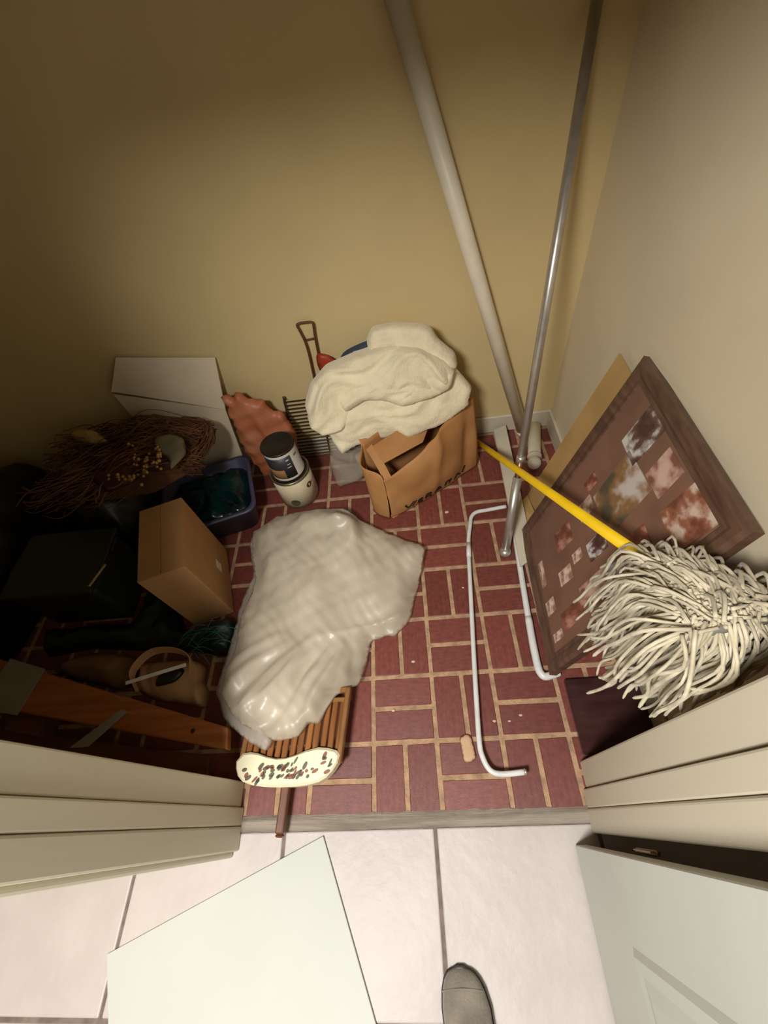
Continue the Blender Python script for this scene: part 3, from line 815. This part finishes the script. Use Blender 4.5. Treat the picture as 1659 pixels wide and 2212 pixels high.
# upper can
R2, H2, Z2 = .074, .16, H1 + .002
c2 = thing('paint_can', 'smaller can with black lid and navy label stacked on the cream paint can', 'paint can', 'stacked paint cans')
lathe('body', [(R2 - .002, .0), (R2 + .001, .003), (R2 - .002, .008), (R2 - .002, H2 - .012), (R2 - .004, H2 - .004), (.0, H2 - .004)], (CX, CY, Z2), 'labelwhite', c2, 48)
lathe('navy_label', [(R2 - .0018, .014), (R2 - .0006, .014), (R2 - .0006, H2 - .022), (R2 - .0018, H2 - .022)], (CX, CY, Z2), 'navy', c2, 30, AZ - 1.5, AZ + .38)
lathe('tan_picture', [(R2 - .0006, .014), (R2 - .0001, .014), (R2 - .0001, .06), (R2 - .0006, .07)], (CX, CY, Z2), 'card', c2, 16, AZ - 1.4, AZ - .28)
lathe('lid', [(R2 - .004, H2 - .006), (R2, H2 - .006), (R2 + .001, H2), (R2 - .001, H2 + .003), (R2 - .006, H2 + .003), (R2 - .008, H2 + .0005), (.0, H2 + .0005)], (CX, CY, Z2), 'blackplastic', c2, 48)
for k, (da, zz, wd) in enumerate(((.12, H2 - .045, .2), (.12, H2 - .068, .2), (.1, H2 - .085, .26))):
    lathe('label_print', [(R2 - .0006, zz), (R2 + .0002, zz), (R2 + .0002, zz + (.007 if k == 0 else .004)), (R2 - .0006, zz + .004)], (CX, CY, Z2), 'labelwhite', c2, 8, AZ + da - wd / 2, AZ + da + wd / 2)
lathe('grey_print', [(R2 - .0018, H2 - .045), (R2 - .001, H2 - .045), (R2 - .001, H2 - .03), (R2 - .0018, H2 - .03)], (CX, CY, Z2), 'tape', c2, 8, AZ + .62, AZ + .9)

# ------------------------------------------------------------------ orange bag
tag(inflate('plastic_bag', [(-.085, .475), (-.05, .462), (-.01, .490), (.02, .455), (.065, .445), (.10, .385), (.146, .36), (.182, .261), (.15, .10), (.14, .0), (-.06, .0), (-.10, .174), (-.088, .358)], 'orange', (-.75, 1.46, .004), (1, 0, 0), (0, .12, .99), .03, .03, .03, .011, crumple(13, .02, 6, 31), None, .02, 3), 'crumpled orange plastic bag behind the paint cans', 'bag')

# foam board leaning in the back-left
fb = thing('foam_board', 'creased white foam board leaning against the back wall behind the twigs', 'board')
slab('upper_panel', [(-1.30, 1.535, .56), (-.852, 1.520, .40), (-.808, 1.578, .622), (-1.208, 1.578, .685)], .006, 'foam', fb)
slab('lower_panel', [(-1.24, 1.49, .002), (-.90, 1.49, .002), (-.852, 1.518, .398), (-1.298, 1.531, .545)], .006, 'foam', fb)

# ------------------------------------------------------------------ cardboard box
cb = thing('cardboard_box', 'closed brown cardboard box standing beside the plastic sheet', 'box')
Cc = Vector((-.835, .718)); ub = Vector((-.155, -.047)).normalized(); vb_ = Vector((-.06, .315)).normalized(); vb_ = Vector((ub.y, -ub.x)) ; 
if vb_.y < 0: vb_ = -vb_
WA, WB, HBX = .165, .325, .40
def bpt(a, b, z): p = Cc + ub * a + vb_ * b; return (p.x, p.y, z)
bm = bmesh.new(); cen = Cc + ub * WA / 2 + vb_ * WB / 2
rotb = axes((ub.x, ub.y, 0), (vb_.x, vb_.y, 0))
bx(bm, (cen.x, cen.y, HBX / 2 + .001), (WA, WB, HBX), rotb, .003); frombm('carton', bm, 'card', cb)
slab('top_flap', [bpt(.001, .002, HBX + .004), bpt(.001, WB - .002, HBX + .004), bpt(WA / 2 - .001, WB - .002, HBX + .004), bpt(WA / 2 - .001, .002, HBX + .004)], .003, 'card', cb)
slab('top_flap', [bpt(WA / 2 + .001, .002, HBX + .004), bpt(WA / 2 + .001, WB - .002, HBX + .004), bpt(WA - .001, WB - .002, HBX + .004), bpt(WA - .001, .002, HBX + .004)], .003, 'card', cb)
slab('loose_flap', [bpt(WA + .002, .04, HBX - .02), bpt(WA + .012, .04, HBX - .10), bpt(WA + .012, .26, HBX - .10), bpt(WA + .002, .26, HBX - .02)], .003, 'card', cb)
e1 = bpt(-.0015, .15, 0); e2 = bpt(-.0015, .19, 0)
slab('sticker', [(e1[0], e1[1], .09), (e2[0], e2[1], .09), (e2[0], e2[1], .14), (e1[0], e1[1], .14)], .001, 'sticker', cb)

# ------------------------------------------------------------------ tub with teal film
tb = thing('storage_tub', 'low slate-blue plastic tub holding dark teal film, behind the cardboard box', 'tub')
fd = Vector((-.96, -.27)).normalized(); bd = Vector((-fd.y, fd.x)); bd = bd if bd.y > 0 else -bd
TC = Vector((-1.0, 1.245)); 
def rrect(hw, hd, rad, z, n=6):
    out = []
    for qx, qy, a0 in ((1, 1, 0), (-1, 1, PI / 2), (-1, -1, PI), (1, -1, 1.5 * PI)):
        for k in range(n + 1):
            a = a0 + PI / 2 * k / n
            lx = qx * (hw - rad) + rad * math.cos(a); ly = qy * (hd - rad) + rad * math.sin(a)
            p = TC - fd * lx + bd * ly; out.append((p.x, p.y, z))
    return out
rings = [rrect(.18, .15, .05, .002), rrect(.205, .17, .05, .145), rrect(.218, .183, .055, .145), rrect(.218, .183, .055, .155), rrect(.20, .165, .05, .155), rrect(.175, .145, .05, .01)]
V = [p for r in rings for p in r]; n = len(rings[0]); Fc = []
for i in range(len(rings) - 1):
    for k in range(n): k2 = (k + 1) % n; Fc.append((i * n + k, i * n + k2, (i + 1) * n + k2, (i + 1) * n + k))
Fc.append(tuple(reversed(range(n)))); Fc.append(tuple((len(rings) - 1) * n + k for k in range(n)))
obj('tub_shell', V, Fc, 'tub', tb, True)
rr_ = rrect(.185, .15, .05, 0)
tag(inflate('film_bag', [(p[0], p[1], .10) for p in rr_], 'tealfilm', (0, 0, 0), (1, 0, 0), (0, 1, 0), .045, .06, .05, .016, ridges(.9, 9, .022, 1.3, 21)), 'dark teal plastic film stuffed in the slate-blue tub', 'plastic film')

# ------------------------------------------------------------------ twig bundle and added black bags filling the dark left end
tag(inflate('dark_bag', [(-1.62, 1.12, 0), (-1.50, 1.02, 0), (-1.30, 1.04, 0), (-1.24, 1.2, 0), (-1.25, 1.42, 0), (-1.38, 1.5, 0), (-1.62, 1.48, 0), (-1.70, 1.3, 0)], 'blackfill', (0, 0, .003), (1, 0, 0), (0, 1, 0), .36, .0, .07, .02, ridges(.4, 7, .02, 1, 31)), 'added black bag filling the dark area under the dried twigs', 'bag')  # added bag, put in to fill the unreadable dark below the twigs
tag(inflate('dark_bag', [(-2.18, .55, 0), (-1.95, .45, 0), (-1.76, .60, 0), (-1.72, .95, 0), (-1.78, 1.25, 0), (-1.85, 1.5, 0), (-2.15, 1.5, 0), (-2.2, 1.0, 0)], 'blackfill', (0, 0, .003), (1, 0, 0), (0, 1, 0), .42, .0, .09, .024, crumple(5, .06, 5, 35)), 'big added black bag keeping the far left end of the closet dark', 'bag')  # added dark bulk, cuts bounce light at the left end
tw = thing('twig_bundle', 'bundle of dried brown twigs with pale leaves and gold beads', 'dried plants')
rs = random.Random(11); paths = []
for i in range(380):
    a = Vector((rs.uniform(-1.0, -.88), rs.uniform(1.16, 1.44), rs.uniform(.36, .43))); b = Vector((rs.uniform(-1.62, -1.2), rs.uniform(1.02, 1.45), rs.uniform(.36, .47)))
    m_ = a.lerp(b, .5) + Vector((rs.uniform(-.06, .06), rs.uniform(-.04, .10), rs.uniform(-.02, .07)))
    m2 = a.lerp(b, .8) + Vector((rs.uniform(-.05, .05), rs.uniform(-.07, .05), rs.uniform(-.01, .05)))
    pts = smoothpath([a, m_, m2, b], 5)
    for q in pts: q.y = min(q.y, 1.50)
    paths.append((pts, rs.uniform(.0014, .0036)))
for i in range(110):
    g = rs.uniform(0, 2 * PI); c0 = Vector((-1.02, 1.33, .41)); pts = []
    rad = rs.uniform(.10, .16)
    for k in range(10):
        a = g + k * .25; pts.append(c0 + Vector((math.cos(a) * rad, math.sin(a) * rad * .9, .02 * math.sin(a * 3 + i))))
    paths.append((pts, rs.uniform(.0012, .0025)))
tag(tubes('twigs', paths, 'twig', tw, 4), kind='stuff')
inflate('stem_mass', [(-1.50, 1.30), (-1.42, 1.43), (-1.2, 1.46), (-1.0, 1.44), (-.90, 1.34), (-.92, 1.20), (-1.08, 1.09), (-1.3, 1.08), (-1.46, 1.16)], 'twig', (0, 0, .375), (1, 0, 0), (0, 1, 0), .05, .02, .05, .014, ridges(1.4, 22, .014, 1, 91), tw)
def leaf(pts, m, amp=.012): inflate('leaf', pts, m, (0, 0, .47), (1, 0, 0), (0, 1, 0), amp, .002, .03, .012, ridges(.3, 14, .006, 1, 3), tw)
leaf([(-1.50, 1.38), (-1.46, 1.42), (-1.37, 1.39), (-1.28, 1.31), (-1.38, 1.315)], 'paleleaf', .03)
leaf([(-1.09, 1.30), (-1.02, 1.325), (-.95, 1.285), (-.915, 1.19), (-.96, 1.11), (-.99, 1.19), (-1.05, 1.22)], 'silverleaf')
inflate('ribbon', [(-1.30, 1.12), (-1.22, 1.20), (-1.14, 1.17), (-1.10, 1.08), (-1.2, 1.04)], 'redribbon', (0, 0, .46), (1, 0, 0), (0, 1, 0), .02, .004, .03, .014, ridges(.6, 12, .01, 1, 8), tw)
bm = bmesh.new()
for i in range(64):
    st = rs.choice([((-1.17, 1.29), (-1.06, 1.06)), ((-1.10, 1.18), (-1.0, 1.13)), ((-1.07, 1.2), (-1.03, 1.0)), ((-1.2, 1.1), (-1.08, 1.07)), ((-1.03, 1.22), (-.99, 1.12))])
    t = rs.random(); x = st[0][0] + (st[1][0] - st[0][0]) * t + rs.uniform(-.01, .01); y = st[0][1] + (st[1][1] - st[0][1]) * t + rs.uniform(-.01, .01)
    bmesh.ops.create_icosphere(bm, subdivisions=1, radius=rs.uniform(.0045, .009), matrix=Matrix.Translation((x, y, .488 + rs.uniform(-.01, .012))))
tag(frombm('gold_beads', bm, 'gold', tw, True), kind='stuff')

# olive bin in the dark left, green bag in front
ob = thing('storage_bin', 'dark olive lidded bin in the shadowed left end of the closet', 'bin')
bm = bmesh.new(); bx(bm, (-1.46, .86, .135), (.36, .27, .27), None, .02, 2); frombm('bin_body', bm, 'olive', ob)
bm = bmesh.new(); bx(bm, (-1.46, .86, .282), (.385, .295, .022), None, .008, 2); frombm('lid', bm, 'olive', ob)
for sx in (-1, 1): box('clip', (-1.46 + sx * .193 - .006, .82, .24), (-1.46 + sx * .193 + .006, .90, .292), 'olive', ob, .003)
GREEN = [(-1.66, .70, .0), (-1.245, .70, .0), (-1.235, .92, .0), (-1.13, .96, .0), (-1.10, .80, .0), (-1.03, .655, .0), (-.98, .645, .0), (-.835, .69, .0), (-.80, .66, .0), (-.80, .545, .0), (-.851, .535, .0), (-.949, .555, .0), (-1.179, .58, .0), (-1.428, .605, .0), (-1.62, .58, .0)]
tag(inflate('dark_bag', GREEN, 'greenbag', (0, 0, .003), (1, 0, 0), (0, 1, 0), .085, .0, .04, .014, crumple(10, .03, 6, 41)), 'dark green plastic bag on the floor in front of the cardboard box', 'bag')
rs = random.Random(5); paths = []
for i in range(26):
    a = Vector((rs.uniform(-.98, -.84), rs.uniform(.50, .60), .10 + rs.uniform(0, .02))); b = a + Vector((rs.uniform(.04, .10), rs.uniform(-.05, .06), rs.uniform(-.02, .02)))
    paths.append((smoothpath([a, a.lerp(b, .5) + Vector((0, .015, .01)), b], 4), .0012))
tag(tubes('tinsel', paths, 'tealthread', None, 4), 'loose teal tinsel strands lying over the dark green bag', 'tinsel', None, 'stuff')
tag(tube('stick', [(-1.235, .82, .305), (-1.275, .735, .297)], .0045, 'paleleaf', None, 8), 'short pale stick lying beside the cardboard box', 'stick')

# tan plastic bag, kraft paper and white strip
TB = [(-1.16, .52, 0), (-1.05, .53, 0), (-.94, .525, 0), (-.90, .50, 0), (-.90, .44, 0), (-.87, .41, 0), (-.87, .345, 0), (-.943, .36, 0), (-1.077, .385, 0), (-1.159, .42, 0)]
tg = thing('carrier_bag', 'tan plastic carrier bag with loop handle behind the wooden planks', 'bag')
inflate('pouch', TB, 'tanbag', (0, 0, .003), (1, 0, 0), (0, 1, 0), .085, .0, .04, .012, ridges(.2, 12, .014, 1.2, 51), tg)
ribbon('loop_handle', smoothpath([(-1.10, .40, .095), (-1.12, .46, .125), (-1.07, .525, .13), (-.98, .53, .13), (-.91, .50, .125), (-.90, .45, .105)], 5), (0, .3, 1), .035, .0025, 'tanbag', tg)
tag(inflate('crumpled_paper', [(-1.55, .52, .0), (-1.42, .575, .0), (-1.297, .575, .0), (-1.19, .55, .0), (-1.19, .45, .0), (-1.25, .43, .0), (-1.33, .455, .0), (-1.46, .485, .0)], 'kraftdark', (0, 0, .003), (1, 0, 0), (0, 1, 0), .10, .0, .04, .014, ridges(.3, 8, .016, 1, 61)), 'dull brown crumpled paper lying left of the tan carrier bag', 'paper')
ws = thing('white_strip', 'thin white plastic strip sticking out of the tan carrier bag', 'strip')
ribbon('strip_body', [(-1.125, .42, .135), (-1.02, .445, .137), (-.91, .47, .138)], (.2, .9, .3), .012, .004, 'whitebar', ws)
tag(inflate('dark_pouch', [(-1.03, .45), (-.95, .475), (-.92, .46), (-.95, .42), (-1.03, .405)], 'blackplastic', (0, 0, .108), (1, 0, 0), (0, 1, 0), .014, .01, .02, .012), 'small dark pouch inside the loop of the tan carrier bag', 'pouch')

# planks with duct tape
pk = thing('wooden_plank', 'orange-brown wooden plank wrapped in grey duct tape behind the left jamb', 'plank')
slab('board', [(-1.80, .40, .125), (-.708, .196, .125), (-.722, .262, .118), (-1.80, .575, .118)], .035, 'plank', pk, .004)
slab('tape_wrap', [(-1.70, .368, .1295), (-1.517, .335, .1295), (-1.49, .496, .1235), (-1.66, .546, .1235)], .004, 'tape', pk)
slab('tape_strip', [(-1.262, .222, .131), (-1.195, .222, .131), (-1.088, .326, .130), (-1.116, .334, .130)], .002, 'tape', pk)
lathe('nail_hole', [(.0, .0), (.0075, .0), (.007, .0012), (.0, .0012)], (-.838, .255, .1232), 'nail', pk, 14)
pk2 = thing('wooden_plank', 'darker reddish plank lying on the floor under the taped plank', 'plank')
slab('board', [(-1.70, .262, .03), (-.805, .132, .03), (-.815, .192, .03), (-1.70, .322, .03)], .025, 'plank2', pk2, .003)
slab('support_block', [(-1.60, .30, .080), (-1.45, .27, .080), (-1.44, .40, .080), (-1.59, .43, .080)], .078, 'plank2', pk2, .003)

# ------------------------------------------------------------------ slatted rack with cream crest
rk = thing('slatted_rack', 'brown slatted wooden rack with cream stencilled crest and peg leg', 'rack')
ZR = .075
def rail(p0, p1, wdt, th, z, m, name):
    p0 = Vector((p0[0], p0[1], z)); p1 = Vector((p1[0], p1[1], z)); u_ = (p1 - p0)
    return obox(name, (p0 + p1) / 2, (u_.length, wdt, th), axes(u_, (-u_.y, u_.x, 0)), m, rk, .003)
rail((-.325, .372), (-.352, .150), .016, .03, ZR, 'railwood', 'side_rail')
rail((-.655, .372), (-.672, .150), .016, .03, ZR, 'railwood', 'side_rail')
rail((-.655, .366), (-.318, .366), .018, .024, ZR, 'railwood', 'cross_rail')
rail((-.655, .336), (-.33, .336), .014, .02, ZR, 'railwood', 'cross_rail')
ns = 13
for i in range(ns):
    t = (i + .5) / ns; xa = -.655 + (.655 - .33) * t; xb = -.67 + (.67 - .35) * t
    rail((xa, .34), (xb, .15), .019, .014, ZR - .004 + .004 * (i % 2), 'slat', 'slat')
# crest: extruded kidney outline, tilted up
CO = [(-.686, .165), (-.665, .187), (-.640, .189), (-.615, .185), (-.585, .175), (-.552, .168), (-.520, .169), (-.49, .176), (-.455, .187), (-.417, .194), (-.385, .191), (-.357, .183), (-.347, .170), (-.353, .150), (-.368, .130), (-.388, .112), (-.41, .101), (-.445, .094), (-.483, .091), (-.535, .0905), (-.587, .0935), (-.625, .099), (-.657, .109), (-.675, .125), (-.684, .146)]
bm = bmesh.new()
def cz(y): return .082 + (y - .09) * .10
lo = [bm.verts.new((x, y, .046 + (y - .09) * .1)) for x, y in CO]; cxm, cym = -.517, .142
hi = [bm.verts.new((x, y, cz(y))) for x, y in CO]
h2 = [bm.verts.new((cxm + (x - cxm) * .965, cym + (y - cym) * .86, cz(y) + .006)) for x, y in CO]
bm.faces.new(list(reversed(lo)))
for i in range(len(CO)):
    j = (i + 1) % len(CO); bm.faces.new((lo[i], lo[j], hi[j], hi[i])); bm.faces.new((hi[i], hi[j], h2[j], h2[i]))
f_ = bm.faces.new(h2); bmesh.ops.triangulate(bm, faces=[f_])
cr = frombm('crest', bm, 'crest', rk)
rs = random.Random(9)
for i in range(60):
    t = rs.random(); x = -.655 + .29 * t; yc = .137 + .012 * math.sin((t - .5) * 5) ; y = yc + rs.uniform(-.022, .026)
    if (i < 30): x = -.60 + .17 * rs.random(); y = .128 + rs.uniform(-.016, .022)
    if not (-.667 < x < -.365): continue
    a = rs.uniform(.2, 1.2); l = rs.uniform(.005, .013); wd = rs.uniform(.003, .006)
    V = []
    for k in range(8):
        g = 2 * PI * k / 8; ex, ey = l * math.cos(g), wd * math.sin(g)
        px_, py_ = x + ex * math.cos(a) - ey * math.sin(a), y + ex * math.sin(a) + ey * math.cos(a)
        V.append((px_, py_, cz(py_) + .0072))
    V += [(v[0], v[1], v[2] - .002) for v in V]
    Fc = [tuple(range(8))] + [(k, k + 8, (k + 1) % 8 + 8, (k + 1) % 8) for k in range(8)]
    obj('stencil_mark', V, Fc, 'motifred' if rs.random() < .35 else 'motifdark', cr)
bm = bmesh.new()
a, b = Vector((-.522, .125, .055)), Vector((-.532, -.026, .048)); bx(bm, (a + b) / 2, ((b - a).length, .026, .026), axes(b - a, (1, 0, 0)), .005, 2)
frombm('peg_leg', bm, 'legwood', rk)
obox('leg_tip', b + Vector((-.0005, -.004, -.001)), (.008, .024, .024), axes(b - a, (1, 0, 0)), 'legwood', rk, .004)
for x, y in ((-.335, .355), (-.66, .355), (-.62, .14), (-.40, .14)):
    box('foot', (x - .01, y - .01, .0), (x + .01, y + .01, .062), 'legwood', rk, .002)

# ------------------------------------------------------------------ big milky plastic sheet
PLASTIC = [(-0.795, 1.078, 0.05), (-0.681, 1.147, 0.06), (-0.497, 1.143, 0.09), (-0.359, 1.13, 0.09), (-0.302, 1.084, 0.06), (-0.243, 1.053, 0.04), (-0.134, 0.992, 0.03), (-0.019, 0.917, 0.05), (-0.06, 0.77, 0.02), (-0.112, 0.61, 0.02), (-0.168, 0.557, 0.015), (-0.197, 0.568, 0.02), (-0.259, 0.544, 0.02), (-0.275, 0.454, 0.03), (-0.296, 0.389, 0.05), (-0.36, 0.35, 0.09), (-0.395, 0.306, 0.1), (-0.415, 0.255, 0.1), (-0.444, 0.265, 0.11), (-0.486, 0.216, 0.11), (-0.551, 0.212, 0.12), (-0.633, 0.245, 0.12), (-0.714, 0.297, 0.12), (-0.769, 0.368, 0.11), (-0.778, 0.469, 0.09), (-0.765, 0.542, 0.07), (-0.774, 0.675, 0.06), (-0.749, 0.752, 0.06), (-0.738, 0.835, 0.06), (-0.776, 0.955, 0.05)]
HAZE = [(-0.815, 1.06, 0.04), (-0.735, 1.12, 0.05), (-0.665, 1.107, 0.06), (-0.68, 0.945, 0.05), (-0.671, 0.73, 0.05), (-0.655, 0.534, 0.07), (-0.664, 0.362, 0.11), (-0.607, 0.256, 0.13), (-0.555, 0.214, 0.13), (-0.585, 0.184, 0.12), (-0.67, 0.233, 0.12), (-0.749, 0.287, 0.11), (-0.803, 0.388, 0.1), (-0.801, 0.565, 0.06), (-0.796, 0.72, 0.05), (-0.766, 0.869, 0.04), (-0.80, .99, 0.04)]
ps = thing('plastic_sheet', 'large crumpled milky plastic sheet lying over the slatted rack', 'plastic sheet')
ck = crumple(6, .034, 5, 4); ck2 = crumple(15, .011, 5, 8)
def pf(x, y):
    near = max(0, min(1, (.58 - y) / .16))
    fan = math.atan2(y - .78, x + .26)                      # pleats fan out from the sheet's waist
    t = fan * 3.1 + .25 * nz(x * 6, y * 6, 3); t -= math.floor(t); t2 = fan * 7.3 + .3 * nz(x * 8, y * 8, 9); t2 -= math.floor(t2)
    h = near * (.034 * abs(2 * t - 1) + .012 * abs(2 * t2 - 1) - .014) + (1 - near) * .7 * ck(x, y) + ck2(x, y) * .8
    h += .05 * math.exp(-(((x + .36) / .07) ** 2 + ((y - 1.06) / .035) ** 2)) - .022 * math.exp(-(((x + .46) / .05) ** 2 + ((y - 1.02) / .04) ** 2))
    h += .036 * math.exp(-(((x + .315) / .026) ** 2 + ((y - 1.0) / .05) ** 2))
    h += .018 * math.exp(-abs(y - .60 - .25 * (x + .25)) / .02) * max(0, min(1, (x + .5) / .2))
    return h
inflate('folded_layers', PLASTIC, 'plastic', (0, 0, 0), (1, 0, 0), (0, 1, 0), .036, .0, .05, .0092, pf, ps, .005, 2, 1.2)
inflate('thin_edge', HAZE, 'haze', (0, 0, -.012), (1, 0, 0), (0, 1, 0), .014, .0, .03, .012, crumple(12, .012, 5, 21), ps, .006, 4)

# ------------------------------------------------------------------ scraps on the floor
sc_ = inflate('paper_scrap', [(.030, .216), (.052, .226), (.071, .222), (.080, .153), (.056, .140), (.036, .143)], 'scrap', (0, 0, .002), (1, 0, 0), (0, 1, 0), .006, .0, .012, .008, ridges(.3, 30, .003, 1, 81))
tag(sc_, 'small torn tan paper scrap on the bricks beside the thin white rod', 'paper')
for (x, y, r, lab) in ((.088, 1.116, .008, 'pale crumb on the bricks near the paper bag bottom'), (.152, .258, .005, 'bright crumb right of the thin white rod near the doorway'), (.24, .272, .005, 'orange crumb on the bricks right of the thin white rod'),
                       (.20, .256, .004, 'tiny crumb between the two other crumbs right of the thin rod'), (-.104, .468, .006, 'pale flake on the bricks beside the plastic sheet'), (-.183, .307, .005, 'small flake on the bricks right of the slatted rack'), (.112, .744, .004, 'tiny flake on the bricks left of the thin white rod')):
    bm = bmesh.new(); bmesh.ops.create_icosphere(bm, subdivisions=2, radius=r, matrix=Matrix.Translation((x, y, r * .5)) @ Matrix.Diagonal((1.2, .8, .5, 1)))
    for v in bm.verts: v.co += Vector((nz(v.co.x * 300, v.co.y * 300, 1), nz(v.co.x * 300, v.co.y * 300, 2), 0)) * r * .35
    tag(frombm('crumb', bm, 'crumb'), lab, 'crumb', 'crumbs on the brick floor')
